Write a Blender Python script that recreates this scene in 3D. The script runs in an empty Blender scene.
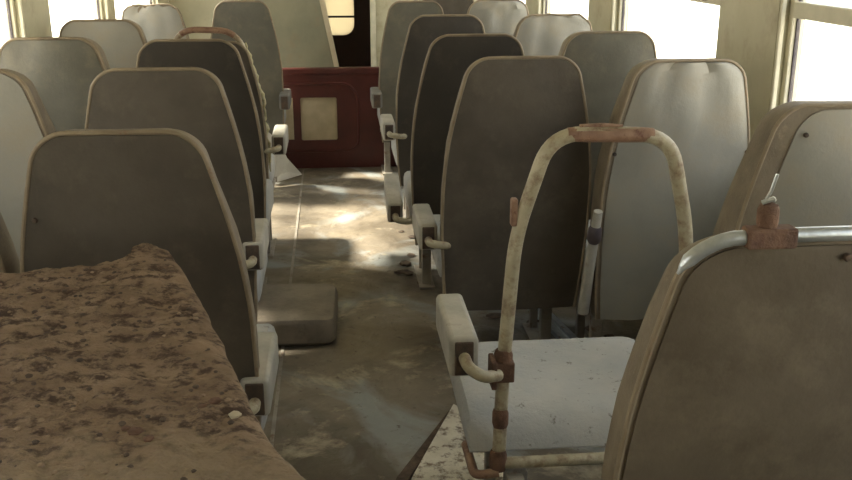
import bpy, math, random
from mathutils import Vector, Matrix, noise
random.seed(7)
SC = bpy.context.scene
COL = SC.collection
PI = math.pi

# ------------------------------------------------------------ camera
FPX = 960.0
PITCH = math.atan(298 / FPX)
YAW = math.atan(96 * math.cos(PITCH) / FPX)
cam_d = bpy.data.cameras.new('camera')
cam_d.sensor_width = 36.0
cam_d.lens = 36.0 * FPX / 852.0
cam_d.clip_start = 0.02
cam = bpy.data.objects.new('camera', cam_d)
COL.objects.link(cam)
cam.location = (-0.03, 0.0, 1.5)
cam.rotation_euler = (PI / 2 - PITCH, 0, -YAW)
SC.camera = cam

# ------------------------------------------------------------ world, sun, exposure
world = bpy.data.worlds.new('sky')
SC.world = world
world.use_nodes = True
wn = world.node_tree.nodes
wl = world.node_tree.links
bg = wn['Background']
wtc = wn.new('ShaderNodeTexCoord')
wsep = wn.new('ShaderNodeSeparateXYZ')
wramp = wn.new('ShaderNodeValToRGB')
wramp.color_ramp.elements[0].position = 0.0
wramp.color_ramp.elements[0].color = (1.0, 0.95, 0.84, 1)
wramp.color_ramp.elements[1].position = 0.7
wramp.color_ramp.elements[1].color = (0.80, 0.88, 1.0, 1)
wl.new(wtc.outputs['Generated'], wsep.inputs[0])
wl.new(wsep.outputs['Z'], wramp.inputs[0])
wl.new(wramp.outputs[0], bg.inputs['Color'])
bg.inputs['Strength'].default_value = 3.2

sun_d = bpy.data.lights.new('sun', 'SUN')
sun_d.energy = 18.0
sun_d.angle = math.radians(7.0)
sun_d.color = (1.0, 0.92, 0.78)
sun = bpy.data.objects.new('sun', sun_d)
COL.objects.link(sun)
SUN_DIR = Vector((1.0, -0.30, -1.10))          # the way the light travels
sun.rotation_euler = SUN_DIR.to_track_quat('-Z', 'Y').to_euler()
sun.location = (-6, 4, 6)

vs = SC.view_settings
vs.view_transform = 'Standard'
vs.look = 'None'
vs.gamma = 1.0
vs.exposure = 0.52
vs.use_curve_mapping = False

# the coach
WX = 1.38          # half width inside
WT = 0.09          # wall thickness
Y0, Y1 = -2.4, 8.4
SILL, HEAD = 0.86, 1.98
WALLTOP = 2.05
WIN_R = [(-0.24, 1.15), (1.62, 3.0), (3.48, 4.88), (5.33, 6.68), (7.12, 8.25)]
WIN_L = [(-0.24, 1.1), (1.45, 2.72), (3.05, 4.48), (4.88, 6.14), (6.32, 7.9)]
for s, wins in ((1, WIN_R), (-1, WIN_L)):
    for a, b in wins:
        pd = bpy.data.lights.new('window_portal', 'AREA')
        pd.shape = 'RECTANGLE'
        pd.size = HEAD - SILL
        pd.size_y = b - a
        pd.cycles.is_portal = True
        po = bpy.data.objects.new('window_portal', pd)
        COL.objects.link(po)
        po.location = (s * (WX + WT + 0.02), (a + b) / 2, (SILL + HEAD) / 2)
        po.rotation_euler = Vector((-s, 0, 0)).to_track_quat('-Z', 'Y').to_euler()

# ------------------------------------------------------------ materials
def mat(name, c1, c2=None, scale=8.0, rough=0.6, bump=0.0, bscale=60.0, metal=0.0,
        c3=None, s3=20.0, t3=(0.55, 0.65), spec=0.5, lo=0.35, hi=0.65, stretch=(1, 1, 1), rvar=0.0):
    m = bpy.data.materials.new(name)
    m.use_nodes = True
    n, l = m.node_tree.nodes, m.node_tree.links
    b = n['Principled BSDF']
    b.inputs['Roughness'].default_value = rough
    b.inputs['Metallic'].default_value = metal
    b.inputs['Specular IOR Level'].default_value = spec
    tc = n.new('ShaderNodeTexCoord')
    mp = n.new('ShaderNodeMapping')
    mp.inputs['Scale'].default_value = stretch
    l.new(tc.outputs['Object'], mp.inputs[0])

    def nz(sc, det=6.0, rg=0.6):
        t = n.new('ShaderNodeTexNoise')
        t.inputs['Scale'].default_value = sc
        t.inputs['Detail'].default_value = det
        t.inputs['Roughness'].default_value = rg
        l.new(mp.outputs[0], t.inputs['Vector'])
        return t

    def rng(src, a, bb):
        r = n.new('ShaderNodeMapRange')
        r.inputs[1].default_value = a
        r.inputs[2].default_value = bb
        l.new(src, r.inputs[0])
        return r.outputs[0]

    def mix(fac, a, bcol):
        x = n.new('ShaderNodeMix')
        x.data_type = 'RGBA'
        l.new(fac, x.inputs[0])
        if isinstance(a, tuple):
            x.inputs[6].default_value = (*a, 1)
        else:
            l.new(a, x.inputs[6])
        x.inputs[7].default_value = (*bcol, 1)
        return x.outputs[2]
    if c2 is not None:
        t = nz(scale)
        f = rng(t.outputs['Fac'], lo, hi)
        o = mix(f, c1, c2)
        if c3 is not None:
            t2 = nz(s3, 8.0, 0.7)
            o = mix(rng(t2.outputs['Fac'], *t3), o, c3)
        l.new(o, b.inputs['Base Color'])
        if rvar:
            r = n.new('ShaderNodeMapRange')
            r.inputs[1].default_value = lo
            r.inputs[2].default_value = hi
            r.inputs[3].default_value = rough
            r.inputs[4].default_value = rough + rvar
            l.new(t.outputs['Fac'], r.inputs[0])
            l.new(r.outputs[0], b.inputs['Roughness'])
    else:
        b.inputs['Base Color'].default_value = (*c1, 1)
    if bump:
        tb = nz(bscale, 6.0, 0.65)
        bp = n.new('ShaderNodeBump')
        bp.inputs['Strength'].default_value = bump
        bp.inputs['Distance'].default_value = 0.01
        l.new(tb.outputs['Fac'], bp.inputs['Height'])
        l.new(bp.outputs[0], b.inputs['Normal'])
    return m

M = {}
M['panel'] = mat('seat_back_sheet', (0.060, 0.050, 0.039), (0.098, 0.083, 0.065), 5, 0.42, 0.12, 90,
                 c3=(0.15, 0.125, 0.09), s3=9, t3=(0.52, 0.9), rvar=0.18)
M['panel_mid'] = mat('grey_green_seat_back_sheet', (0.100, 0.098, 0.080), (0.150, 0.144, 0.116), 4, 0.38, 0.12, 90,
                 c3=(0.21, 0.18, 0.13), s3=9, t3=(0.50, 0.85), rvar=0.18)
M['panel_shaded'] = mat('shaded_seat_back_sheet', (0.030, 0.026, 0.021), (0.055, 0.047, 0.037), 4, 0.5, 0.12, 90,  # aisle back sheet again, its weak reflected light painted in as darker colour
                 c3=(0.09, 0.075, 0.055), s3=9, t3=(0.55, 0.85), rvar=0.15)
M['panel_brown'] = mat('brown_seat_back_sheet', (0.085, 0.066, 0.044), (0.15, 0.122, 0.085), 4, 0.5, 0.15, 90,
                 c3=(0.20, 0.165, 0.115), s3=7, t3=(0.52, 0.8), rvar=0.15)
M['panel_pale'] = mat('pale_seat_back_sheet', (0.22, 0.215, 0.19), (0.31, 0.30, 0.26), 3, 0.33, 0.1, 90,
                      c3=(0.27, 0.22, 0.15), s3=6, t3=(0.5, 0.95), rvar=0.15)
M['vinyl'] = mat('brown_vinyl', (0.15, 0.118, 0.080), (0.225, 0.185, 0.13), 10, 0.6, 0.25, 120,
                 c3=(0.30, 0.25, 0.17), s3=18, t3=(0.58, 0.75))
M['piping'] = mat('tan_piping', (0.20, 0.155, 0.10), (0.29, 0.235, 0.16), 12, 0.6, 0.2, 120,
                  c3=(0.22, 0.13, 0.08), s3=25, t3=(0.58, 0.7))
M['cushion'] = mat('dusty_grey_vinyl', (0.36, 0.375, 0.375), (0.48, 0.475, 0.44), 7, 0.5, 0.35, 50,
                   c3=(0.14, 0.125, 0.10), s3=34, t3=(0.60, 0.68), lo=0.3, hi=0.7)
M['brown_cushion'] = mat('dirty_brown_cushion_vinyl', (0.16, 0.135, 0.105), (0.24, 0.205, 0.16), 7, 0.6, 0.4, 40,
                         c3=(0.10, 0.08, 0.06), s3=12, t3=(0.55, 0.8))
M['arm'] = mat('grey_armrest_plastic', (0.33, 0.32, 0.275), (0.46, 0.44, 0.385), 14, 0.5, 0.1, 80,
               c3=(0.25, 0.21, 0.16), s3=20, t3=(0.6, 0.75))
M['arm_dark'] = mat('dark_grey_armrest_plastic', (0.13, 0.13, 0.12), (0.19, 0.18, 0.16), 14, 0.5, 0.1, 80)
M['socket'] = mat('rusty_dark_plate', (0.05, 0.04, 0.032), (0.11, 0.07, 0.045), 30, 0.7, 0.4, 120)
M['tube'] = mat('worn_painted_tube', (0.34, 0.30, 0.20), (0.46, 0.42, 0.30), 14, 0.4, 0.25, 90,
                c3=(0.17, 0.10, 0.055), s3=24, t3=(0.47, 0.68), spec=0.6)
M['rust'] = mat('rust', (0.10, 0.055, 0.036), (0.19, 0.105, 0.065), 25, 0.8, 0.6, 90,
                c3=(0.09, 0.04, 0.03), s3=40, t3=(0.55, 0.7))
M['rust_tube'] = mat('reddish_rusty_tube', (0.19, 0.10, 0.065), (0.33, 0.21, 0.14), 18, 0.45, 0.4, 90,
                     c3=(0.13, 0.05, 0.03), s3=30, t3=(0.56, 0.66))
M['steel'] = mat('bare_steel_tube', (0.42, 0.47, 0.50), (0.62, 0.66, 0.68), 20, 0.3, 0.15, 60, metal=0.75,
                 c3=(0.22, 0.15, 0.10), s3=30, t3=(0.6, 0.68))
M['leg'] = mat('dull_steel_leg', (0.24, 0.22, 0.19), (0.36, 0.33, 0.28), 10, 0.55, 0.2, 60,
               c3=(0.18, 0.10, 0.06), s3=18, t3=(0.56, 0.68))
M['foam'] = mat('torn_yellow_foam', (0.45, 0.40, 0.22), (0.62, 0.58, 0.40), 40, 0.95, 0.9, 90)
M['olive'] = mat('faded_olive_paint', (0.46, 0.435, 0.30), (0.56, 0.53, 0.39), 2.5, 0.45, 0.12, 30,
                 c3=(0.34, 0.28, 0.17), s3=6, t3=(0.52, 0.8))
M['olive_panel'] = mat('grey_green_board', (0.19, 0.19, 0.135), (0.26, 0.25, 0.175), 3, 0.5, 0.1, 40,
                       c3=(0.25, 0.20, 0.125), s3=5, t3=(0.55, 0.75))
M['ceil'] = mat('ceiling_paint', (0.50, 0.46, 0.35), (0.58, 0.54, 0.42), 3, 0.6)
M['cream'] = mat('cream_panel', (0.42, 0.36, 0.25), (0.52, 0.46, 0.33), 9, 0.6, 0.1, 60)
M['red'] = mat('dark_red_paint', (0.060, 0.0105, 0.009), (0.088, 0.016, 0.013), 6, 0.42, 0.15, 50,
               c3=(0.13, 0.06, 0.045), s3=16, t3=(0.62, 0.85))
M['maroon'] = mat('maroon_black_paint', (0.035, 0.016, 0.015), (0.055, 0.025, 0.022), 6, 0.6)
M['wframe'] = mat('pale_window_frame', (0.58, 0.55, 0.42), (0.68, 0.64, 0.50), 12, 0.5, 0.1, 60)
M['gasket'] = mat('dark_gasket', (0.05, 0.04, 0.05), (0.09, 0.07, 0.07), 12, 0.6)
M['board'] = mat('white_flaking_board', (0.62, 0.58, 0.47), (0.74, 0.70, 0.58), 12, 0.8, 0.5, 90,
                 c3=(0.22, 0.17, 0.12), s3=22, t3=(0.50, 0.60))
M['paper'] = mat('dusty_paper', (0.62, 0.60, 0.54), (0.74, 0.72, 0.65), 6, 0.8, 0.2, 40)
M['debris'] = mat('dark_debris', (0.06, 0.045, 0.035), (0.14, 0.10, 0.07), 30, 0.9, 0.6, 80)
M['light_blocker'] = mat('tan_added_light_blocker', (0.36, 0.30, 0.20), (0.44, 0.37, 0.26), 6, 0.8)  # cloth of the added light-blocking shades
M['ground'] = mat('pale_dry_ground', (0.60, 0.56, 0.47), (0.68, 0.64, 0.55), 0.6, 0.9)
M['tan_dirt'] = mat('loose_tan_crumbs', (0.20, 0.14, 0.09), (0.30, 0.22, 0.15), 30, 0.9)
M['dirt'] = mat('caked_brown_dirt', (0.20, 0.14, 0.095), (0.31, 0.23, 0.16), 16, 0.9, 1.0, 75,
                c3=(0.085, 0.058, 0.043), s3=38, t3=(0.48, 0.60), spec=0.2, stretch=(0.7, 1.3, 1))

def bare_edge(m, y0, y1, col):
    """the near strip of the panel carries no dirt: its own tan colour shows"""
    n, l = m.node_tree.nodes, m.node_tree.links
    b = n['Principled BSDF']
    src = b.inputs['Base Color'].links[0].from_socket
    tc = n.new('ShaderNodeTexCoord')
    sp = n.new('ShaderNodeSeparateXYZ')
    l.new(tc.outputs['Object'], sp.inputs[0])
    nz = n.new('ShaderNodeTexNoise')
    nz.inputs['Scale'].default_value = 12
    nz.inputs['Detail'].default_value = 6
    l.new(tc.outputs['Object'], nz.inputs['Vector'])
    ma = n.new('ShaderNodeMath')
    ma.operation = 'MULTIPLY_ADD'
    ma.inputs[1].default_value = 0.22
    l.new(nz.outputs['Fac'], ma.inputs[0])
    l.new(sp.outputs['Y'], ma.inputs[2])
    r = n.new('ShaderNodeMapRange')
    r.inputs[1].default_value = y0
    r.inputs[2].default_value = y1
    r.inputs[3].default_value = 0.75
    r.inputs[4].default_value = 0.0
    l.new(ma.outputs[0], r.inputs[0])
    x = n.new('ShaderNodeMix')
    x.data_type = 'RGBA'
    l.new(r.outputs[0], x.inputs[0])
    l.new(src, x.inputs[6])
    x.inputs[7].default_value = (*col, 1)
    l.new(x.outputs[2], b.inputs['Base Color'])
bare_edge(M['dirt'], -0.02, 0.05, (0.30, 0.235, 0.16))

def floor_mat():
    m = bpy.data.materials.new('worn_lino_floor')
    m.use_nodes = True
    n, l = m.node_tree.nodes, m.node_tree.links
    b = n['Principled BSDF']
    tc = n.new('ShaderNodeTexCoord')

    def nz(sc, det, rg, dist=0.0, off=(0, 0, 0), st=(1, 1, 1)):
        mp = n.new('ShaderNodeMapping')
        mp.inputs['Location'].default_value = off
        mp.inputs['Scale'].default_value = st
        l.new(tc.outputs['Object'], mp.inputs[0])
        t = n.new('ShaderNodeTexNoise')
        t.inputs['Scale'].default_value = sc
        t.inputs['Detail'].default_value = det
        t.inputs['Roughness'].default_value = rg
        t.inputs['Distortion'].default_value = dist
        l.new(mp.outputs[0], t.inputs['Vector'])
        return t.outputs['Fac']

    def mix(src, a, bb, base, col):
        r = n.new('ShaderNodeMapRange')
        r.inputs[1].default_value = a
        r.inputs[2].default_value = bb
        l.new(src, r.inputs[0])
        x = n.new('ShaderNodeMix')
        x.data_type = 'RGBA'
        l.new(r.outputs[0], x.inputs[0])
        if isinstance(base, tuple):
            x.inputs[6].default_value = (*base, 1)
        else:
            l.new(base, x.inputs[6])
        x.inputs[7].default_value = (*col, 1)
        return x.outputs[2]
    o = mix(nz(2.2, 6, 0.6, 0.6), 0.38, 0.62, (0.12, 0.10, 0.075), (0.23, 0.195, 0.145))
    o = mix(nz(1.8, 5, 0.55, 1.2, (3, 1, 0)), 0.52, 0.64, o, (0.27, 0.285, 0.275))
    o = mix(nz(3.1, 8, 0.7, 0.4, (7, 5, 0)), 0.56, 0.68, o, (0.46, 0.40, 0.29))
    o = mix(nz(26, 6, 0.7, 0.2, (1, 8, 0)), 0.60, 0.68, o, (0.10, 0.08, 0.06))
    l.new(o, b.inputs['Base Color'])
    r = n.new('ShaderNodeMapRange')
    r.inputs[3].default_value = 0.32
    r.inputs[4].default_value = 0.75
    r.inputs[1].default_value = 0.35
    r.inputs[2].default_value = 0.65
    l.new(nz(3.4, 5, 0.6, 1.0, (2, 9, 0)), r.inputs[0])
    l.new(r.outputs[0], b.inputs['Roughness'])
    bp = n.new('ShaderNodeBump')
    bp.inputs['Strength'].default_value = 0.5
    bp.inputs['Distance'].default_value = 0.02
    l.new(nz(7, 8, 0.6, 0.8), bp.inputs['Height'])
    l.new(bp.outputs[0], b.inputs['Normal'])
    return m
M['floor'] = floor_mat()

def glass_mat():
    m = bpy.data.materials.new('window_glass')
    m.use_nodes = True
    n, l = m.node_tree.nodes, m.node_tree.links
    n.remove(n['Principled BSDF'])
    out = n['Material Output']
    t = n.new('ShaderNodeBsdfTransparent')
    t.inputs[0].default_value = (0.96, 0.96, 0.94, 1)
    g = n.new('ShaderNodeBsdfGlossy')
    g.inputs['Roughness'].default_value = 0.08
    x = n.new('ShaderNodeMixShader')
    x.inputs[0].default_value = 0.05
    l.new(t.outputs[0], x.inputs[1])
    l.new(g.outputs[0], x.inputs[2])
    l.new(x.outputs[0], out.inputs[0])
    return m
M['glass'] = glass_mat()

def frosted_mat():
    m = bpy.data.materials.new('dusty_cream_glass')
    m.use_nodes = True
    n, l = m.node_tree.nodes, m.node_tree.links
    n.remove(n['Principled BSDF'])
    t = n.new('ShaderNodeBsdfTranslucent')
    t.inputs[0].default_value = (0.40, 0.365, 0.28, 1)
    l.new(t.outputs[0], n['Material Output'].inputs[0])
    return m
M['frosted'] = frosted_mat()

# ------------------------------------------------------------ mesh helpers
class MB:
    def __init__(s):
        s.v, s.f = [], []

    def add(s, vs_, fs):
        k = len(s.v)
        s.v += [tuple(v) for v in vs_]
        s.f += [tuple(i + k for i in f) for f in fs]
        return s

    def box(s, lo, hi, mtx=None):
        x0, y0, z0 = lo
        x1, y1, z1 = hi
        v = [Vector(p) for p in ((x0, y0, z0), (x1, y0, z0), (x1, y1, z0), (x0, y1, z0),
                                 (x0, y0, z1), (x1, y0, z1), (x1, y1, z1), (x0, y1, z1))]
        if mtx:
            v = [mtx @ p for p in v]
        return s.add(v, [(0, 3, 2, 1), (4, 5, 6, 7), (0, 1, 5, 4), (1, 2, 6, 5), (2, 3, 7, 6), (3, 0, 4, 7)])

    def rings(s, rr, cap=True):
        n = len(rr[0])
        v = [p for r in rr for p in r]
        f = []
        for i in range(len(rr) - 1):
            for j in range(n):
                a, b = i * n + j, i * n + (j + 1) % n
                f.append((a, b, b + n, a + n))
        if cap:
            f.append(tuple(reversed(range(n))))
            f.append(tuple(range((len(rr) - 1) * n, len(rr) * n)))
        return s.add(v, f)

    def tube(s, pts, r, n=12, closed=False):
        pts = [Vector(p) for p in pts]
        m = len(pts)
        rr = []
        up = None
        for i, p in enumerate(pts):
            if closed:
                d = pts[(i + 1) % m] - pts[i - 1]
            else:
                d = pts[min(i + 1, m - 1)] - pts[max(i - 1, 0)]
            d.normalize()
            if up is None:
                up = d.orthogonal().normalized()
            else:
                up = (up - d * up.dot(d)).normalized()
            w = d.cross(up)
            rad = r[i] if isinstance(r, (list, tuple)) else r
            rr.append([p + (up * math.cos(2 * PI * k / n) + w * math.sin(2 * PI * k / n)) * rad for k in range(n)])
        if closed:
            rr.append(rr[0])
            return s.rings(rr, cap=False)
        return s.rings(rr)

    def build(s, name, m, parent=None, smooth=True, bevel=0.0, seg=2, loc=None):
        me = bpy.data.meshes.new(name)
        me.from_pydata(s.v, [], s.f)
        me.validate()
        me.materials.append(m)
        o = bpy.data.objects.new(name, me)
        COL.objects.link(o)
        if smooth:
            me.polygons.foreach_set('use_smooth', [True] * len(me.polygons))
            me.set_sharp_from_angle(angle=math.radians(38))
        if bevel:
            bv = o.modifiers.new('bevel', 'BEVEL')
            bv.width = bevel
            bv.segments = seg
            bv.limit_method = 'ANGLE'
            bv.angle_limit = math.radians(40)
        if parent:
            o.parent = parent
        if loc:
            o.location = loc
        return o


def thing(name, label, cat, loc=(0, 0, 0), rz=0.0, group=None):
    o = bpy.data.objects.new(name, None)
    o.empty_display_size = 0.1
    COL.objects.link(o)
    o.location = loc
    o.rotation_euler = (0, 0, rz)
    return tag(o, label, cat, group)

def tag(o, label, cat, group=None):
    o['label'] = label
    o['category'] = cat
    if group:
        o['group'] = group
    return o

def struct(o):
    o['kind'] = 'structure'
    return o

def curve(pts, n=8):
    """Catmull-Rom through points"""
    P = [Vector(p) for p in pts]
    P = [2 * P[0] - P[1]] + P + [2 * P[-1] - P[-2]]
    out = []
    for i in range(1, len(P) - 2):
        for k in range(n):
            t = k / n
            a, b, c, d = P[i - 1], P[i], P[i + 1], P[i + 2]
            out.append(0.5 * ((2 * b) + (c - a) * t + (2 * a - 5 * b + 4 * c - d) * t * t + (3 * b - a - 3 * c + d) * t ** 3))
    out.append(P[-2])
    return out

def fillet(pts, r, n=6):
    P = [Vector(p) for p in pts]
    out = [P[0]]
    for i in range(1, len(P) - 1):
        a, b, c = P[i - 1], P[i], P[i + 1]
        d1, d2 = (a - b), (c - b)
        rr = min(r, d1.length * 0.49, d2.length * 0.49)
        p0, p1 = b + d1.normalized() * rr, b + d2.normalized() * rr
        for k in range(n + 1):
            t = k / n
            out.append((1 - t) ** 2 * p0 + 2 * t * (1 - t) * b + t * t * p1)
    out.append(P[-1])
    return out

# ------------------------------------------------------------ the setting
struct(MB().box((-WX - WT, Y0 - 0.1, -0.08), (WX + WT, 10.1, 0.0)).build('floor', M['floor'], smooth=False))
struct(MB().box((-60, -60, -1.3), (60, 60, -1.2)).build('ground', M['ground'], smooth=False))

def side_wall(s, wins, name):
    mb = MB()
    a, b = sorted((s * WX, s * (WX + WT)))
    mb.box((a, Y0, 0), (b, 10.1, SILL))
    mb.box((a, Y0, HEAD), (b, 10.1, WALLTOP))
    y = Y0
    for (p, q) in wins:
        mb.box((a, y, SILL), (b, p, HEAD))
        y = q
    mb.box((a, y, SILL), (b, 10.1, HEAD))
    return struct(mb.build(name, M['olive'], smooth=False))
side_wall(1, WIN_R, 'wall_right')
side_wall(-1, WIN_L, 'wall_left')

# arched ceiling
cr = []
prof = []
for i in range(25):
    t = PI * i / 24
    prof.append((-(WX + WT) * math.cos(t), WALLTOP + 0.42 * math.sin(t)))
outer = [(x * 1.03, z + 0.06) for x, z in prof]
ring = prof + outer[::-1]
ringpts = [[(x, y, z) for x, z in ring] for y in (Y0 - 0.1, 10.1)]
struct(MB().rings(ringpts).build('ceiling', M['ceil']))
struct(MB().box((-WX, Y0 - 0.08, 0), (WX, Y0, WALLTOP + 0.42)).build('wall_back', M['olive'], smooth=False))
# end wall with the doorway
mb = MB()
DX0, DX1 = -0.40, 0.325
mb.box((-WX, Y1, 0), (DX0, Y1 + 0.06, WALLTOP + 0.36))
mb.box((DX1, Y1, 0), (WX, Y1 + 0.06, WALLTOP + 0.36))
mb.box((DX0, Y1, 1.9), (DX1, Y1 + 0.06, WALLTOP + 0.42))
struct(mb.build('wall_front', M['olive'], smooth=False))
mb = MB()
mb.box((DX1 - 0.03, Y1 - 0.02, 0), (DX1 + 0.015, Y1 + 0.08, 1.92))
mb.box((DX0 - 0.015, Y1 - 0.02, 0), (DX0 + 0.03, Y1 + 0.08, 1.92))
mb.box((DX0 - 0.015, Y1 - 0.02, 1.88), (DX1 + 0.015, Y1 + 0.08, 1.93))
struct(mb.build('trim_1', M['wframe'], smooth=False, bevel=0.005))

# vestibule end: maroon door with a rounded window
EW = 9.9
def rrect(x0, x1, z0, z1, r, n=6):
    pts = []
    for cx, cz, a0 in ((x1 - r, z0 + r, -PI / 2), (x1 - r, z1 - r, 0), (x0 + r, z1 - r, PI / 2), (x0 + r, z0 + r, PI)):
        for k in range(n + 1):
            a = a0 + PI / 2 * k / n
            pts.append((cx + r * math.cos(a), cz + r * math.sin(a)))
    return pts

def holed_plate(mb, outer_box, hole, y0, y1):
    """rectangular plate in xz with a hole outline (ordered like rrect)"""
    x0, x1, z0, z1 = outer_box
    n = len(hole)
    cx = sum(p[0] for p in hole) / n
    cz = sum(p[1] for p in hole) / n
    op = []
    for x, z in hole:
        dx, dz = x - cx, z - cz
        t = min(((x1 - cx) / dx if dx > 1e-6 else (x0 - cx) / dx if dx < -1e-6 else 1e9),
                ((z1 - cz) / dz if dz > 1e-6 else (z0 - cz) / dz if dz < -1e-6 else 1e9))
        op.append([cx + dx * t, cz + dz * t])
    for (ex, ez) in ((x0, z0), (x1, z0), (x1, z1), (x0, z1)):
        k = min(range(n), key=lambda i: (op[i][0] - ex) ** 2 + (op[i][1] - ez) ** 2)
        op[k] = [ex, ez]
    v, f = [], []
    for y in (y0, y1):
        v += [(x, y, z) for x, z in hole]
        v += [(x, y, z) for x, z in op]
    for i in range(n):
        j = (i + 1) % n
        f.append((i, j, n + j, n + i))
        f.append((2 * n + i, 3 * n + i, 3 * n + j, 2 * n + j))
        f.append((i, 2 * n + i, 2 * n + j, j))
        f.append((n + i, n + j, 3 * n + j, 3 * n + i))
    mb.add(v, f)

WINX = (-0.165, 0.19)
mb = MB()
holed_plate(mb, (-WX, WX, 0.0, 2.4), rrect(WINX[0], WINX[1], 0.60, 1.6, 0.11), EW, EW + 0.06)
struct(mb.build('wall_vestibule', M['maroon'], smooth=False))
struct(MB().box((WINX[0] - 0.02, EW + 0.025, 0.58), (WINX[1] + 0.02, EW + 0.03, 1.62)).build('window_13', M['frosted'], smooth=False))
blind = MB().box((WINX[0] + 0.0, EW - 0.012, 0.775), (WINX[1] + 0.0, EW - 0.004, 0.795)).build('trim_2', M['gasket'], smooth=False)
struct(blind)

# windows: frames, gasket and pane
def window(s, a, b, idx):
    root = bpy.data.objects.new('window_%d' % idx, None)
    COL.objects.link(root)
    root.location = (s * (WX + WT * 0.6), (a + b) / 2, SILL)
    struct(root)
    hw, hh = (b - a) / 2, HEAD - SILL
    t = 0.028
    mb = MB()
    mb.box((-0.02, -hw, 0), (0.02, -hw + t, hh))
    mb.box((-0.02, hw - t, 0), (0.02, hw, hh))
    mb.box((-0.02, -hw + t, 0), (0.02, hw - t, t))
    mb.box((-0.02, -hw + t, hh - t), (0.02, hw - t, hh))
    mb.box((-0.022, -hw + t, 0.412), (0.018, hw - t, 0.462))
    mb.box((-s * 0.045 - 0.008, hw - 0.016, 0), (-s * 0.045 + 0.008, hw, hh))
    mb.build('window_frame', M['wframe'], root, smooth=False, bevel=0.004)
    g = MB()
    for y in (-hw + t, hw - t - 0.006):
        g.box((-0.006, y, t), (0.006, y + 0.006, hh - t))
    g.build('gasket', M['gasket'], root, smooth=False)
    p = MB().box((-0.003, -hw + t + 0.012, t), (0.003, hw - t - 0.012, hh - t)).build('pane', M['glass'], root, smooth=False)
k = 1
ADDED_SHADES = {2: 0.2, 6: 0.40, 7: 0.55, 8: 0.66}      # shades added out of view to hold light off the near aisle: drop length
for s, wins in ((1, WIN_R), (-1, WIN_L)):
    for a, b in wins:
        window(s, a, b, k)
        if k in ADDED_SHADES:
            mb = MB()
            x = s * (WX + 0.02)
            nseg = 24
            rr_ = []
            for i in range(nseg + 1):
                y = a + 0.03 + (b - a - 0.06) * i / nseg
                dx = 0.004 * math.sin(i * 1.1)
                z0_, z1_ = HEAD - ADDED_SHADES[k], HEAD - 0.01
                rr_.append([(x + dx - 0.002, y, z0_), (x + dx + 0.002, y, z0_), (x + dx + 0.002, y, z1_), (x + dx - 0.002, y, z1_)])
            struct(mb.rings(rr_).build('window_%d_shade' % k, M['light_blocker']))  # added blocker in the unseen upper part of the window
        k += 1
# inside sills
for s, nm in ((1, 'trim_3'), (-1, 'trim_4')):
    x = sorted((s * (WX - 0.03), s * WX))
    struct(MB().box((x[0], Y0, SILL - 0.045), (x[1], Y1, SILL - 0.01)).build(nm, M['wframe'], smooth=False, bevel=0.006))
# lino seam strips in the aisle
mb = MB()
mb.box((-0.262, 0.5, 0.0), (-0.25, 6.5, 0.004))
struct(mb.build('trim_5', M['leg'], smooth=False))

# ------------------------------------------------------------ train seats
BZ0 = 0.25
WID = [(0.0, 0.232), (0.1, 0.243), (0.3, 0.254), (0.48, 0.252), (0.60, 0.240), (0.70, 0.222), (0.80, 0.198), (0.86, 0.182), (0.90, 0.170)]

def wfun(h, H=0.90, rc=0.062):
    hh = h / H * 0.9
    for (a, wa), (b, wb) in zip(WID, WID[1:]):
        if hh <= b + 1e-9:
            t = (hh - a) / (b - a)
            t = max(0, min(1, t))
            w = wa + (wb - wa) * t
            break
    else:
        w = WID[-1][1]
    d = H - h
    if d < rc:
        q = (rc - d) / rc
        w -= rc * (1 - math.sqrt(max(0.0, 1 - q * q)))
    return w

def hs(H, rc=0.062):
    a = [H * i / 15 * (1 - rc / H) for i in range(16)]
    b = [H - rc * (1 - math.sin(PI / 2 * k / 9)) for k in range(1, 10)]
    return a + b[:-1] + [H - 0.0005]

def lean(h, k=0.13):
    return -k * h

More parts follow.
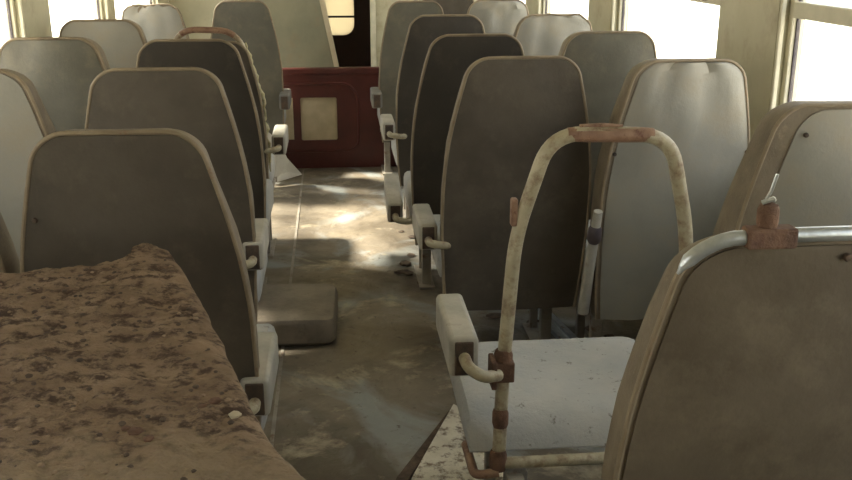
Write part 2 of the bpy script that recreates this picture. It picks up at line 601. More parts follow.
def make_seat(loc, side, label, H=0.90, rz=0.0, tilt=0.13, arm=True, panel='panel', cushion_mat='cushion',
              hoop=False, panel_H=None, screws=(), group='high-backed train seats', arm_y=0.0, arm_z=0.0, arm_tilt=0.0,
              thick=0.115, seed=0, wsc=1.0, arm_mat='arm', body=True, other_arm=False, dent=0.004, cush_tilt=0.0, rimr=0.005, ins=0.006, cush=True, arm_x=0.27, band=0.0, bracket=True, topx=0.0, rag=0.0):
    """seat facing +y; side = -1: the aisle lies on its -x side, +1: on its +x side; loc = centre of the back at the floor"""
    root = thing('train_seat', label, 'train seat', (loc[0], loc[1], 0), rz, group)
    ws = lambda h: wsc + topx * (h / H) ** 3
    rg = lambda x, h: rag * (noise.noise(Vector((x * 16, seed, 2))) + 0.5 * noise.noise(Vector((x * 45, seed, 7)))) * max(0, h / H) ** 8
    rnd = random.Random(seed)
    if body:
        # ---- padded backrest
        mb = MB()
        rr = []
        for h in hs(H):
            w = wfun(h, H) * ws(h)
            q = (H - h)
            t = thick * (0.62 + 0.38 * min(1, q / 0.35))
            if q < 0.05:
                t *= 0.55 + 0.45 * math.sqrt(max(0, 1 - (1 - q / 0.05) ** 2))
            t *= 0.8 + 0.2 * min(1, h / 0.15)
            y = lean(h, tilt)
            ring = []
            # cross-section, rear corners small, front corners large and bulging
            sec = [(-1, 0.012, 0), (-0.985, 0.0, 1), (0.985, 0.0, 1), (1, 0.012, 0), (1.0, 0.45, 2), (0.97, 0.8, 2), (0.86, 1.0, 2),
                   (0.45, 0.90, 2), (0, 0.87, 2), (-0.45, 0.90, 2), (-0.86, 1.0, 2), (-0.97, 0.8, 2), (-1.0, 0.45, 2)]
            for u, v, kk in sec:
                yy = v * t if kk else v
                nn = noise.noise(Vector((u * 3 + seed, v * 2, h * 7))) * 0.006 if kk == 2 else 0
                ring.append((u * w + nn * (1 if u > 0 else -1), y + yy, BZ0 + h + rg(u * w, h)))
            rr.append(ring)
        br = mb.rings(rr).build('backrest', M['vinyl'], root)
        # ---- rear sheet
        pH = panel_H or H
        rows = hs(pH - ins, 0.055)
        nu = 12
        v, f = [], []
        for lay in (0, 1):
            for h in rows:
                w = (wfun(h, pH - ins, 0.055) - ins) * ws(h)
                for j in range(nu + 1):
                    u = -1 + 2 * j / nu
                    if lay == 0:
                        y = -0.003 - 0.45 * dent * (1 - u ** 4) * (dent > 0.005) - 0.010 * (1 - u * u) * min(1, (pH - h) / 0.2)
                        y += (noise.noise(Vector((u * 1.8 + seed * 3.1, h * 4, seed))) + 0.6 * noise.noise(Vector((u * 4 + seed * 1.7, h * 13, seed))) * min(1, (h / H) ** 3 * 1.6)) * dent * (1 - u ** 4)
                    else:
                        y = 0.003
                    v.append((u * (w - band / 2) - side * band / 2, y + lean(h, tilt), BZ0 + h + rg(u * w, h)))
        R, Cn = len(rows), nu + 1
        for i in range(R - 1):
            for j in range(nu):
                a = i * Cn + j
                f.append((a, a + 1, a + Cn + 1, a + Cn))
                b = a + R * Cn
                f.append((b, b + Cn, b + Cn + 1, b + 1))
        edge = [j for j in range(Cn)] + [i * Cn + nu for i in range(1, R)] + [(R - 1) * Cn + j for j in range(nu - 1, -1, -1)] + [i * Cn for i in range(R - 2, 0, -1)]
        for a, b in zip(edge, edge[1:] + edge[:1]):
            f.append((b, a, a + R * Cn, b + R * Cn))
        MB().add(v, f).build('back_panel', M[panel], root)
        # ---- piping round the rear edge
        pts = [(-wfun(h, H) * ws(h) * 0.99, lean(h, tilt) - 0.001, BZ0 + h) for h in hs(H)]
        top = [(x * wfun(H - 0.0005, H) * ws(H), lean(H, tilt) - 0.001, BZ0 + H) for x in (-0.6, -0.2, 0.2, 0.6)]
        pts = pts + top + [(-x, y, z) for x, y, z in reversed(pts)]
        pts = [(x, y, z + rg(x, z - BZ0)) for x, y, z in pts]
        MB().tube(pts, rimr * 1.0, 8).build('piping', M['piping'], root)
        for (sx, sh) in screws:
            sc = MB()
            cx, cz = sx * wfun(sh, H) * ws(sh), BZ0 + sh
            cy = lean(sh, tilt) - 0.006
            sc.rings([[(cx + r_ * math.cos(2 * PI * q / 10), cy - d_, cz + r_ * math.sin(2 * PI * q / 10)) for q in range(10)]
                      for r_, d_ in ((0.006, -0.004), (0.006, 0.002), (0.0045, 0.005), (0.001, 0.006))])
            sc.build('screw', M['socket'], root)
    # ---- cushion
    yb = 0.075
    cw = 0.25 * min(1.0, wsc)
    rr = []
    n = 14
    for i in range(n + 1):
        t = i / n
        y = yb + 0.46 * t
        e = 1.0
        if t < 0.12:
            e = math.sqrt(max(0.02, 1 - (1 - t / 0.12) ** 2))
        if t > 0.85:
            e = math.sqrt(max(0.02, 1 - ((t - 0.85) / 0.15) ** 2))
        zt = 0.455 - 0.045 * (1 - e) + 0.012 * math.sin(t * PI) + 0.015 * t + cush_tilt * t
        zb = 0.335 + 0.03 * (1 - e) + cush_tilt * t
        ww = cw - 0.012 * (1 - e)
        ring = []
        for (u, z) in ((-1, 0.2), (-0.97, 0.0), (0.97, 0.0), (1, 0.2), (1, 0.75), (0.98, 0.9), (0.93, 0.98), (0.5, 1.0), (0, 1.02), (-0.5, 1.0), (-0.93, 0.98), (-0.98, 0.9), (-1, 0.75)):
            ring.append((u * ww, y, zb + (zt - zb) * z + noise.noise(Vector((u * 2, y * 5, seed))) * 0.006))
        rr.append(ring)
    if cush:
        MB().rings(rr).build('seat_cushion', M[cushion_mat], root)
    # ---- under-frame and legs
    fr = MB()
    fr.tube([(-0.22, 0.10, 0.315), (0.22, 0.10, 0.315)], 0.014)
    fr.tube([(-0.22, 0.48, 0.315), (0.22, 0.48, 0.315)], 0.014)
    fr.tube([(-0.2, 0.10, 0.315), (-0.2, 0.48, 0.315)], 0.014)
    fr.tube([(0.2, 0.10, 0.315), (0.2, 0.48, 0.315)], 0.014)
    if body:
        for sx in (-0.12, 0.12):
            fr.tube([(sx, 0.10, 0.315), (sx, 0.055, 0.34)], 0.012)
    fr.build('seat_frame', M['leg'], root)
    for sx in (-0.17, 0.17):
        lg = MB()
        lg.box((sx - 0.02, 0.16, 0.008), (sx + 0.02, 0.20, 0.31))
        lg.box((sx - 0.035, 0.12, 0.0), (sx + 0.035, 0.44, 0.012))
        lg.box((sx - 0.015, 0.38, 0.008), (sx + 0.015, 0.41, 0.31))
        lg.build('leg', M['leg'], root, smooth=False, bevel=0.003)
    # ---- armrest
    if arm:
        for sd in ([side] + ([-side] if other_arm else [])):
            make_arm(root, sd * arm_x, 0.0 + arm_y, 0.555 + arm_z, sd, M[arm_mat], arm_tilt, bracket=bracket)
    return root

def make_arm(root, x, y, z, sd, m, tiltx=0.0, L=0.29, bracket=True):
    a = MB()
    a.box((-0.033, 0, -0.05), (0.033, L, 0.045))
    ar = a.build('armrest', m, root, bevel=0.012, seg=3, loc=(x, y, z))
    ar.rotation_euler = (tiltx, 0, 0)
    MB().box((-0.021, -0.004, -0.043), (0.021, 0.006, 0.036)).build('end_plate', M['socket'], ar, smooth=False, bevel=0.003)
    pts = fillet([(0, -0.0, -0.01), (0, -0.035, -0.012), (-sd * 0.06, -0.045, -0.02), (-sd * 0.085, 0.02, -0.03)], 0.03, 5)
    if bracket:
        MB().tube(pts, 0.014, 10).build('bracket', M['tube'], ar)
    return ar

WINSC = [(-0.86, 0.80), (0.86, 0.80), (-0.9, 0.62), (0.9, 0.60)]
# right of the aisle, nearest first
C0 = make_seat((0.63, 1.31), -1, 'nearest right seat back, bare steel tube and rusty clamp along its top', H=0.865, seed=1, arm=False,
               screws=[(0.2, 0.835)], thick=0.095, dent=0.003, ins=0.012, cush=False, topx=0.10, panel='panel_brown')
C2 = make_seat((0.575, 3.16), -1, 'brown-edged dark seat right of the aisle, directly beyond the bare tube hoop', seed=2, arm_x=0.295, arm_z=-0.03)
C3 = make_seat((0.535, 3.94), -1, 'dark seat right of the aisle, second beyond the bare tube hoop', seed=3, arm_tilt=0.25, arm_z=-0.16, arm_x=0.32, panel='panel_shaded')
C4 = make_seat((0.54, 5.00), -1, 'dark seat right of the aisle, third beyond the bare tube hoop', seed=4, arm_y=-0.05, arm_x=0.29, panel='panel_shaded')
C5 = make_seat((0.485, 6.18), -1, 'grey-green seat right of the aisle beside the red partition', seed=5, arm_mat='arm_dark', arm_y=-0.2, arm_x=0.25, panel='panel_mid', wsc=0.9, bracket=False)
C6 = make_seat((0.84, 7.45), -1, 'farthest brown seat back, small between two pale seats at right', seed=6, arm=False)
D1 = make_seat((1.135, 2.18), -1, 'pale right window seat, torn brown side, behind the rusty clamp', seed=7, arm=False,
               panel='panel_pale', screws=[(-0.55, 0.83), (0.3, 0.83)], thick=0.16, ins=0.012, band=0.042, wsc=0.94, cush=False)
D2 = make_seat((1.075, 3.03), -1, 'pale dented right window seat seen through and beside the tube hoop', seed=8, arm=False,
               panel='panel_pale', screws=[(-0.93, 0.60), (0.95, 0.60), (0.0, 0.85), (0.45, 0.85)], thick=0.16, dent=0.022, wsc=0.97, band=0.012)
D3 = make_seat((1.10, 4.01), -1, 'greyish right window seat just beyond the dented pale one', seed=9, arm=False, thick=0.14, panel='panel_mid')
D4 = make_seat((1.09, 4.98), -1, 'pale beige right window seat with a crumpled top', seed=10, arm=False, thick=0.14, panel='panel_pale', dent=0.02, rag=0.014)
D5 = make_seat((1.02, 6.28), -1, 'farthest pale right window seat with a creased silvery back', seed=11, arm=False, thick=0.14, panel='panel_pale', dent=0.03)
# left of the aisle
A2 = make_seat((-0.468, 2.07), 1, 'dark seat left of the aisle behind the dirt-caked panel', seed=12, rz=-0.02, H=0.885, wsc=0.98, topx=-0.05, arm_x=0.24, arm_y=-0.06, arm_z=-0.045, screws=[(-0.88, 0.70)])
A3 = make_seat((-0.545, 2.97), 1, 'dark seat left of the aisle, second from the dirt-caked panel', seed=13, arm_x=0.245, arm_y=-0.06)
A4 = make_seat((-0.57, 3.83), 1, 'dark seat left of the aisle in front of the bare rusty hoop', seed=14, arm=False, panel='panel_shaded')
A5 = make_seat((-0.56, 4.46), 1, 'seat under a rusty tube hoop with shreds of yellow foam', seed=15, H=0.83, wsc=0.84, arm_z=0.04, arm_x=0.265)
A6 = make_seat((-0.585, 6.30), 1, 'tall grey-green seat left of the aisle beside the red partition', seed=16, arm_mat='arm_dark', arm_y=-0.2, arm_x=0.24, panel='panel_mid', arm_z=-0.02, wsc=0.9, bracket=False)
B1 = make_seat((-0.968, 2.07), 1, 'brown-sided seat cut by the left picture edge, nearest window row', seed=17, arm=False, thick=0.15, band=0.012, wsc=0.97)
B2 = make_seat((-1.09, 2.97), 1, 'pale left window seat with a brown side, cut by picture edge', seed=18, arm=False, thick=0.16, band=0.008, panel='panel_pale')
B3 = make_seat((-1.11, 3.95), 1, 'greenish grey left window seat, third from the camera', seed=19, arm=False, thick=0.15, band=0.008, panel='panel_mid', dent=0.01)
B4 = make_seat((-1.115, 4.84), 1, 'pale left window seat, fourth, standing against a bright window', seed=20, arm=False, thick=0.14, band=0.008, panel='panel_pale')
B5 = make_seat((-1.075, 5.96), 1, 'farthest left window seat with a ragged torn top edge', seed=21, arm=False, thick=0.14, wsc=0.88, panel='panel_pale', dent=0.02, rag=0.03)

# ------------------------------------------------------------ C0 bare tube and clamp
def back_pt(seatH, h, x, off, tilt=0.13):
    return (x, lean(h, tilt) + off, BZ0 + h)
HC = 0.865
pts = []
for h in hs(HC)[16:]:
    pts.append((-wfun(h, HC) * (1 + 0.1 * (h / HC) ** 3) - 0.001, lean(h) - 0.006, BZ0 + h + 0.004))
half = pts + [(-0.06, lean(HC) - 0.006, BZ0 + HC + 0.006)]
full = half + [(-x, y, z) for x, y, z in reversed(half)]
MB().tube(full, [0.002, 0.006] + [0.0105] * (len(full) - 4) + [0.006, 0.002], 12).build('top_tube', M['steel'], C0)
cl = MB()
cz = BZ0 + HC + 0.006
cy = lean(HC) - 0.006
cl.box((-0.115, cy - 0.015, cz - 0.016), (-0.045, cy + 0.014, cz + 0.0125))
clamp = cl.build('clamp', M['rust'], C0, smooth=False, bevel=0.004)
sock = MB()
sock.rings([[(-0.084 + r_ * math.cos(2 * PI * q / 14), cy + 0.002 + r_ * math.sin(2 * PI * q / 14), cz + z_) for q in range(14)]
            for r_, z_ in ((0.013, 0.010), (0.0145, 0.02), (0.0145, 0.036), (0.012, 0.043), (0.005, 0.046))])
sock.build('socket', M['rust'], clamp)
wr = MB()
wr.tube([(-0.086, cy + 0.002, cz + 0.04), (-0.089, cy, cz + 0.052), (-0.084, cy, cz + 0.062), (-0.078, cy, cz + 0.085)], 0.0025, 6)
wr.tube([(-0.094, cy + 0.002, cz + 0.046), (-0.082, cy - 0.006, cz + 0.053), (-0.076, cy + 0.006, cz + 0.048)], 0.0035, 6)
wr.build('wire', M['steel'], clamp)

# ------------------------------------------------------------ C1: seat with the bare hoop
C1 = thing('train_seat', 'backless seat with a bare rusty tube hoop over a pale cushion', 'train seat', (0.537, 1.95, 0), 0.0, 'high-backed train seats')
HO = fillet([(-0.218, -0.03, 0.345), (-0.208, -0.01, 0.60), (-0.19, -0.015, 0.90), (-0.128, -0.045, 1.127), (0.122, -0.05, 1.12),
             (0.187, -0.015, 0.90), (0.205, -0.01, 0.60), (0.22, -0.03, 0.345)], 0.07, 8)
MB().tube(HO, 0.0155, 14).build('hoop', M['tube'], C1)
tr = MB().tube([(-0.125 + 0.25 * t, -0.0455 - 0.005 * t, 1.1245 - 0.0045 * t) for t in [0.12 + 0.08 * i for i in range(10)]], [0.0140, 0.0156] + [0.0161] * 6 + [0.0156, 0.0140], 14)
tr.tube([(-0.07, -0.047, 1.141), (-0.02, -0.048, 1.1425), (0.02, -0.048, 1.140)], [0.004, 0.0045, 0.003], 8)
tr.build('rust_scale', M['rust_tube'], C1)
MB().box((-0.203, -0.032, 0.925), (-0.189, -0.008, 0.985)).build('tab', M['rust_tube'], C1, smooth=False, bevel=0.004)
# cushion
rr = []
n = 30
for i in range(n + 1):
    t = i / n
    y = 0.0 + 0.45 * t
    e = 1.0
    if t < 0.26:
        e = math.sqrt(max(0.01, 1 - (1 - t / 0.26) ** 2))
    if t > 0.92:
        e = math.sqrt(max(0.05, 1 - ((t - 0.92) / 0.08) ** 2))
    zt = 0.452 - 0.085 * (1 - e) + 0.018 * t
    zb = 0.352 + 0.03 * (1 - e) + 0.02 * t
    wl_, wr_ = -0.28, 0.235
    if t > 0.9:
        wr_ -= 0.03 * (t - 0.9) / 0.1
    ring = []
    for (u, z) in ((0.0, 0.2), (0.015, 0.0), (0.985, 0.0), (1, 0.2), (1, 0.8), (0.985, 0.95), (0.95, 1.0), (0.75, 1.0), (0.5, 1.01), (0.25, 1.0), (0.05, 1.0), (0.015, 0.95), (0.0, 0.8)):
        ring.append((wl_ + (wr_ - wl_) * u, y, zb + (zt - zb) * z + noise.noise(Vector((u * 4, y * 6, 4))) * 0.005))
    rr.append(ring)
MB().rings(rr).build('seat_cushion', M['cushion'], C1)
sf = MB()
sf.tube(fillet([(-0.272, 0.12, 0.33), (-0.272, -0.035, 0.335), (-0.218, -0.04, 0.345)], 0.03), 0.011)
sf.build('side_bar', M['rust_tube'], C1)
MB().tube([(-0.218, -0.03, 0.362), (0.22, -0.03, 0.362)], 0.014).build('cross_bar', M['tube'], C1)
for z0, h_, r_ in ((0.585, 0.05, 0.021), (0.45, 0.045, 0.0185), (0.345, 0.05, 0.02)):
    xx = -0.208 - 0.010 * (0.6 - z0) / 0.255
    yy = -0.01 - 0.02 * (0.6 - z0) / 0.255
    MB().tube([(xx, yy, z0), (xx, yy + 0.001, z0 + h_ * 0.2), (xx, yy + 0.001, z0 + h_ * 0.8), (xx, yy + 0.002, z0 + h_)], [r_ * 0.85, r_, r_, r_ * 0.85], 12).build('collar', M['rust'], C1)
a1 = make_arm(C1, -0.298, -0.02, 0.625, -1, M['arm'], 0.0, 0.29, bracket=False)
br = fillet([(0.0, 0.0, 0.0), (0.004, -0.04, -0.008), (0.035, -0.055, -0.025), (0.075, -0.015, -0.04)], 0.035, 6)
MB().tube(br, 0.0135, 12).build('bracket', M['tube'], a1)
fl = MB().box((0.058, -0.03, -0.07), (0.07, 0.03, -0.005))
fl.box((0.070, -0.012, -0.062), (0.112, 0.028, -0.014))
fl.build('flange', M['rust'], a1, smooth=False, bevel=0.003)
for sx in (-0.17, 0.17):
    lg = MB()
    lg.box((sx - 0.025, -0.02, 0.008), (sx + 0.025, 0.03, 0.33))
    lg.box((sx - 0.04, -0.08, 0.0), (sx + 0.04, 0.40, 0.014))
    lg.box((sx - 0.015, 0.34, 0.008), (sx + 0.015, 0.37, 0.34))
    lg.build('leg', M['leg'], C1, smooth=False, bevel=0.004)
bx = MB().box((-0.215, -0.15, 0.25), (-0.145, -0.03, 0.31))
bx.box((-0.2, -0.08, 0.29), (-0.16, -0.03, 0.335))
bx.build('pedestal_box', M['leg'], C1, smooth=False, bevel=0.004)

# ------------------------------------------------------------ A5 hoop with foam
HP = fillet([(-0.235, 0.06, 0.34), (-0.235, -0.02, 0.80), (-0.15, -0.09, 1.135), (0.115, -0.09, 1.125), (0.19, -0.03, 0.80), (0.20, 0.06, 0.34)], 0.09, 8)
MB().tube(HP, 0.013, 12).build('hoop', M['tube'], A5)
MB().tube([HP[i] + Vector((0, -0.001, 0.001)) for i in range(14, len(HP) - 14)] if len(HP) > 32 else [(-0.1, -0.091, 1.134), (0.12, -0.091, 1.126)], 0.0138, 12).build('rust_scale', M['rust_tube'], A5)
fo = MB()
rnd = random.Random(3)
P0, P1, P2 = Vector((0.128, -0.085, 1.07)), Vector((0.19, -0.03, 0.80)), Vector((0.20, 0.06, 0.45))
pts, rad = [], []
for i in range(40):
    t = i / 39
    p = (P0.lerp(P1, t * 2) if t < 0.5 else P1.lerp(P2, t * 2 - 1)) + Vector((0.014 + rnd.uniform(-0.004, 0.006), 0.022 + rnd.uniform(-0.004, 0.004), 0))
    pts.append(p)
    rad.append(0.007 + rnd.uniform(-0.003, 0.005))
fo.tube(pts, rad, 8)
fo.build('foam_shred', M['foam'], A5)

# ------------------------------------------------------------ tube between C2 and D2 (D2's frame tube)
tb = MB()
tb.tube([(-0.265, 0.02, 0.27), (-0.262, -0.02, 0.45), (-0.258, -0.075, 0.66)], [0.02, 0.019, 0.015], 12)
ft = tb.build('frame_tube', M['arm'], D2)
MB().tube([(-0.2605, -0.045, 0.545), (-0.260, -0.048, 0.555), (-0.2595, -0.058, 0.595), (-0.259, -0.06, 0.605)], [0.018, 0.024, 0.023, 0.017], 12).build('collar', M['gasket'], ft)

# ------------------------------------------------------------ A1: nearest left seat, back laid flat under dirt
A1 = thing('train_seat', 'nearest left seat, its wide back tipped flat and caked in brown dirt', 'train seat', (-0.45, 1.3, 0), 0.0)
# outline (local to world first), far edge then right edge then near edge
def plane_z(y):
    return 0.94 - (1.76 - y) * 0.18
out_r = [(-0.357, 1.80), (-0.329, 1.74), (-0.299, 1.674), (-0.262, 1.578), (-0.227, 1.482), (-0.19, 1.374), (-0.158, 1.285), (-0.133, 1.222), (-0.104, 1.172), (-0.066, 1.116), (-0.031, 1.071), (0.0, 1.02), (0.02, 0.9)]
far = [(-0.95, 1.69), (-0.80, 1.70), (-0.645, 1.715), (-0.579, 1.735), (-0.506, 1.737), (-0.456, 1.755), (-0.416, 1.784), (-0.406, 1.81), (-0.376, 1.825), (-0.357, 1.804)]
NX, NY = 170, 170
def rightx(y):
    pts_ = out_r
    if y >= pts_[0][1]:
        return pts_[0][0]
    for (xa, ya), (xb, yb_) in zip(pts_, pts_[1:]):
        if y >= yb_:
            t = (y - ya) / (yb_ - ya)
            return xa + (xb - xa) * t
    return pts_[-1][0]
def fary(x):
    for (xa, ya), (xb, yb_) in zip(far, far[1:]):
        if x <= xb:
            t = max(0, (x - xa) / (xb - xa))
            return ya + (yb_ - ya) * t
    return far[-1][1]
v, f = [], []
XL = -0.95
for lay in (0, 1):
    for i in range(NY + 1):
        s_ = i / NY
        for j in range(NX + 1):
            u = j / NX
            y = 0.85 + (1.775 - 0.85) * s_
            x = XL + (rightx(y) - XL) * u
            fy = fary(x)
            y = 0.85 + (fy - 0.85) * s_
            x = XL + (rightx(y) - XL) * u + noise.noise(Vector((y * 22, 1, 2))) * 0.006 * u
            y += noise.noise(Vector((x * 25, 3, 2))) * 0.006 * s_
            z = plane_z(y)
            ed = min(1, (1 - u) * 14) 
            fe = min(1, (1 - s_) * 25)
            k_ = math.sqrt(max(0, 1 - (1 - ed) ** 2)) * math.sqrt(max(0, 1 - (1 - fe) ** 2))
            if lay == 0:
                d = noise.fractal(Vector((x * 20, y * 26, 0)), 0.7, 2.1, 5) * 0.007
                d += max(0, noise.noise(Vector((x * 9, y * 9, 5)))) * 0.014
                dirt = min(1, max(0, (y - 1.02) / 0.1))
                z += -0.018 * (1 - k_) + d * (0.25 + 0.75 * dirt) * (0.3 + 0.7 * k_)
            else:
                z -= 0.065
            v.append((x + 0.45, y - 1.3, z))
Cn = NX + 1
off = (NY + 1) * Cn
for i in range(NY):
    for j in range(NX):
        a = i * Cn + j
        f.append((a, a + 1, a + Cn + 1, a + Cn))
        f.append((off + a, off + a + Cn, off + a + Cn + 1, off + a + 1))
edge = [j for j in range(Cn)] + [i * Cn + NX for i in range(1, NY + 1)] + [NY * Cn + j for j in range(NX - 1, -1, -1)] + [i * Cn for i in range(NY - 1, 0, -1)]
for a, b in zip(edge, edge[1:] + edge[:1]):
    f.append((b, a, a + off, b + off))
bkr = MB().add(v, f).build('backrest', M['dirt'], A1)
bkr['label'] = 'flat tan back covered in brown dirt and crumbs'
rnd = random.Random(21)
def top_z(x, y):
    d = noise.fractal(Vector((x * 20, y * 26, 0)), 0.7, 2.1, 5) * 0.007 + max(0, noise.noise(Vector((x * 9, y * 9, 5)))) * 0.014
    return plane_z(y) + d * (0.25 + 0.75 * min(1, max(0, (y - 1.02) / 0.1)))
def crumb(mb, x, y, r0, sd, flat=0.5):
    z = top_z(x, y) - r0 * 0.1
    rr = []
    for q in range(4):
        a = PI * (q + 0.35) / 4
        rr.append([(x - -0.45 + r0 * math.sin(a) * math.cos(2 * PI * p / 6) * (1 + 0.5 * noise.noise(Vector((p * 2.3, q, sd)))),
                    y - 1.3 + r0 * math.sin(a) * math.sin(2 * PI * p / 6) * (1 + 0.5 * noise.noise(Vector((p * 1.3, q, sd + 5)))),
                    z - r0 * flat * math.cos(a)) for p in range(6)])
    mb.rings(rr)
for nm, mt_, cnt in (('dark_crumbs', M['debris'], 420), ('tan_crumbs', M['tan_dirt'], 700)):
    mb = MB()
    for i in range(cnt):
        y = rnd.uniform(1.13, 1.76)
        x = rnd.uniform(-0.82, rightx(y) - 0.02)
        if y > fary(x) - 0.03:
            continue
        if noise.noise(Vector((x * 7, y * 7, 9 if cnt < 500 else 3))) < rnd.uniform(-0.4, 0.35):
            continue
        crumb(mb, x, y, rnd.uniform(0.0015, 0.0065) ** 1.0, i)
    o = mb.build(nm, mt_, A1)
    o['kind'] = 'stuff'
for (x, y, r0) in ((-0.215, 1.30, 0.012), (-0.235, 1.29, 0.009), (-0.32, 1.235, 0.013), (-0.335, 1.245, 0.008), (-0.30, 1.22, 0.009)):
    mb = MB()
    crumb(mb, x, y, r0, x * 50, 0.35)
    mb.build('red_flake', M['rust'], A1)
mb = MB()
crumb(mb, -0.185, 1.265, 0.010, 4, 0.5)
mb.build('pale_lump', M['cream'], A1)
MB().box((-0.25, -0.20, 0.36), (0.2, 0.28, 0.47)).build('seat_cushion', M['brown_cushion'], A1, bevel=0.03, seg=3)
for sx in (-0.2, 0.15):
    MB().box((sx - 0.02, -0.1, 0.0), (sx + 0.02, -0.06, 0.36)).box((sx - 0.015, 0.18, 0.0), (sx + 0.015, 0.21, 0.36)).build('leg', M['leg'], A1, smooth=False, bevel=0.003)
for sx in (-0.29, 0.21):
    MB().box((sx - 0.02, -0.12, 0.40), (sx + 0.02, -0.07, 0.77)).build('support', M['leg'], A1, smooth=False, bevel=0.003)

# ------------------------------------------------------------ red partition
RY = 6.56
part = thing('partition', 'low dark red partition closing the far end of the aisle', 'partition', (0, RY, 0))
mb = MB()
holed_plate(mb, (-0.47, 0.42, 0.0, 0.69), rrect(-0.262, -0.015, 0.195, 0.49, 0.012, 3), 0.0, 0.035)
mb.build('board', M['red'], part, smooth=False, bevel=0.002)
MB().box((-0.275, 0.018, 0.18), (0.0, 0.03, 0.50)).build('inset_panel', M['cream'], part, smooth=False)
MB().box((-0.372, -0.006, 0.205), (-0.312, 0.0, 0.49)).build('side_inset', M['cream'], part, smooth=False)
mo = MB()
mo.tube(fillet([(-0.46, -0.003, 0.585), (0.07, -0.003, 0.585), (0.13, -0.003, 0.50), (0.13, -0.003, 0.16), (0.06, -0.003, 0.12), (-0.46, -0.003, 0.12)], 0.07), 0.009, 8)
mo.build('moulding', M['red'], part)
MB().box((-0.47, -0.012, 0.645), (0.42, 0.045, 0.688)).build('top_rail', M['red'], part, smooth=False, bevel=0.008)

# leaning grey-green board behind the partition
mt = Matrix.Rotation(math.radians(-9), 4, 'Y') 
bd = MB().box((-0.56, -0.012, 0.0), (0.0, 0.012, 1.25))
bdo = bd.build('board', M['olive_panel'], None, smooth=False, bevel=0.003)
bdo.location = (0.125, 6.95, 0.06)
bdo.rotation_euler = (math.radians(2), math.radians(-11), 0)
tag(bdo, 'grey-green board leaning askew behind the red partition', 'board')
MB().box((-0.035, -0.020, 0.0), (0.0, -0.012, 1.25)).build('edge_strip', M['cream'], bdo, smooth=False, bevel=0.003)

# ------------------------------------------------------------ things on the floor
def pad(name, lo, hi, m, r=0.03, seed=0, rz=0.0, loc=(0, 0, 0), lumps=0.01, nx=18, ny=18):
    v, f = [], []
    hx, hy, hz = (hi[0] - lo[0]) / 2, (hi[1] - lo[1]) / 2, hi[2] - lo[2]
    rr = []
    prof_ = [(1 - 0.08, 0.0), (1.0, 0.15), (1.0, 0.7), (0.985, 0.86), (0.95, 0.96), (0.86, 1.0)]
    mb = MB()
    def outline(k):
        pts_ = []
        for cx, cy, a0 in ((1, -1, -PI / 2), (1, 1, 0), (-1, 1, PI / 2), (-1, -1, PI)):
            for q in range(6):
                a = a0 + PI / 2 * q / 5
                pts_.append(((cx * (hx - r) + r * math.cos(a)) * k, (cy * (hy - r) + r * math.sin(a)) * k))
        return pts_
    for k, z in prof_ + [(0.6, 1.01), (0.3, 1.0), (0.02, 0.99)]:
        ring = []
        for x, y in outline(k):
            ring.append((x, y, hz * z + (noise.noise(Vector((x * 7 + seed, y * 7, z))) * lumps if z > 0.5 else 0)))
        rr.append(ring)
    mb.rings(rr)
    o = mb.build(name, m)
    o.location = loc
    o.rotation_euler = (0, 0, rz)
    return o
tag(pad('seat_cushion', (-0.18, -0.215, 0), (0.18, 0.215, 0.11), M['brown_cushion'], 0.05, 2, rz=-0.03, loc=(-0.225, 3.67, 0.002), lumps=0.014),
    'loose dirty brown seat cushion lying on the aisle floor', 'cushion')

# white flaking board by the backless seat
bp_ = [(0.335, 2.86), (0.42, 2.74), (0.44, 2.42), (0.40, 2.30), (0.12, 2.28), (0.165, 2.43)]
def slab(name, pts_, z0, t, m, lumps=0.0, tx=0.0):
    mb = MB()
    n_ = len(pts_)
    mb.rings([[(x, y, z0 + tx * (y - pts_[0][1])) for x, y in pts_], [(x, y, z0 + t + tx * (y - pts_[0][1])) for x, y in pts_]])
    return mb.build(name, m, None, smooth=False)
tag(slab('floor_board', bp_[::-1], 0.016, 0.02, M['board']), 'flaking white speckled board lying beside the backless seat', 'board')
tag(slab('dark_strip', [(0.33, 2.88), (0.12, 2.46), (0.05, 2.26), (0.09, 2.26), (0.155, 2.45), (0.335, 2.85)][::-1], 0.001, 0.012, M['debris']),  # thin dark slab filling the gap along the board's edge
    'dark strip along the edge of the flaking white board', 'strip')

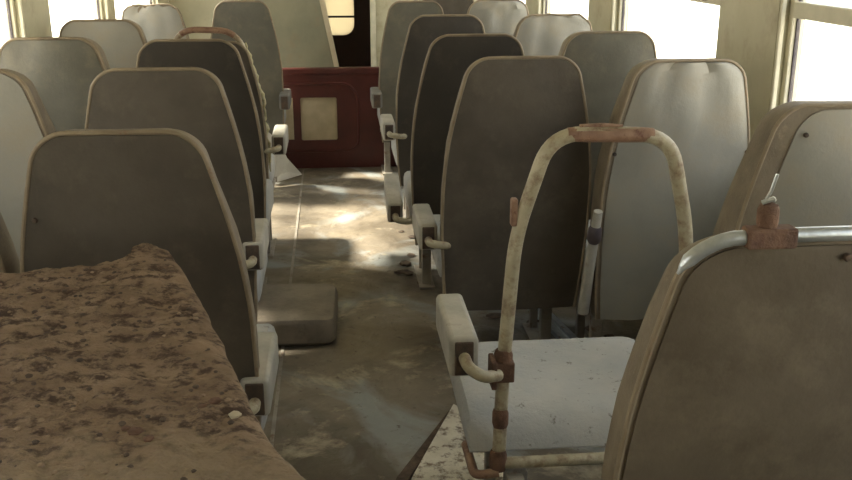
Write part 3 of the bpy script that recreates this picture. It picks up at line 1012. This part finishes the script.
# metal rail strips on floor between C1 and C2 rows
rl = MB()
mtx = Matrix.Translation((0.85, 3.53, 0)) @ Matrix.Rotation(0.16, 4, 'Z')
rl.box((-0.045, -0.27, 0.0), (-0.02, 0.27, 0.02), mtx)
rl.box((0.0, -0.27, 0.0), (0.025, 0.27, 0.02), mtx)
rl.box((-0.045, -0.27, 0.0), (0.025, 0.27, 0.008), mtx)
tag(rl.build('floor_rail', M['steel'], None, smooth=False, bevel=0.002), 'loose steel channel on the floor beyond the pale cushion', 'rail')

# pale sheets propped by the far left seats
def propped(pts_, label):
    mb = MB()
    P_ = [Vector(p) for p in pts_]
    nrm = (P_[1] - P_[0]).cross(P_[-1] - P_[0]).normalized() * 0.006
    mb.rings([[p - nrm for p in P_], [p + nrm for p in P_]])
    return tag(mb.build('cardboard_sheet', M['paper'], None, smooth=False, bevel=0.002), label, 'sheet')
propped([(-0.47, 6.03, 0.38), (-0.385, 6.06, 0.29), (-0.335, 6.14, 0.14), (-0.43, 6.04, 0.03), (-0.52, 6.00, 0.06)],
        'upper dusty pale sheet propped against the far left seat by the partition')
propped([(-0.36, 6.22, 0.16), (-0.262, 6.33, 0.012), (-0.44, 6.10, 0.012), (-0.50, 6.09, 0.12)],
        'lower pointed pale sheet touching the aisle floor by the far left seat')

# dark debris on the floor beside the right-hand seats
rnd = random.Random(11)
spots = [(0.33, 4.55), (0.29, 4.42), (0.30, 4.28), (0.34, 4.14), (0.37, 4.86), (0.31, 4.97), (0.35, 5.18), (0.27, 4.30), (0.62, 3.70), (0.98, 3.52), (1.03, 3.45), (0.76, 3.62)]
for i, (x, y) in enumerate(spots):
    mb = MB()
    r0 = rnd.uniform(0.012, 0.03)
    rr = []
    for q in range(6):
        a = PI * (q + 0.3) / 6.3
        ring = []
        for p in range(9):
            b_ = 2 * PI * p / 9
            rad = r0 * math.sin(a) * (1 + 0.5 * noise.noise(Vector((p * 1.7, q * 1.3, i * 3.7))))
            ring.append((rad * math.cos(b_) * 1.5, rad * math.sin(b_), r0 * 0.22 * (1 - math.cos(a))))
        rr.append(ring)
    o = mb.rings(rr).build('debris_lump', M['debris'])
    o.location = (x, y, 0.0)
    o.rotation_euler = (0, 0, rnd.uniform(0, 3))
    if i < 8:
        tag(o, 'small dark flake of debris on the aisle floor beside the right-hand seats', 'debris', 'dark debris flakes along the aisle')
    else:
        tag(o, 'small dark flake of debris on the floor beyond the pale seat cushion', 'debris', 'dark debris flakes beyond the pale cushion')
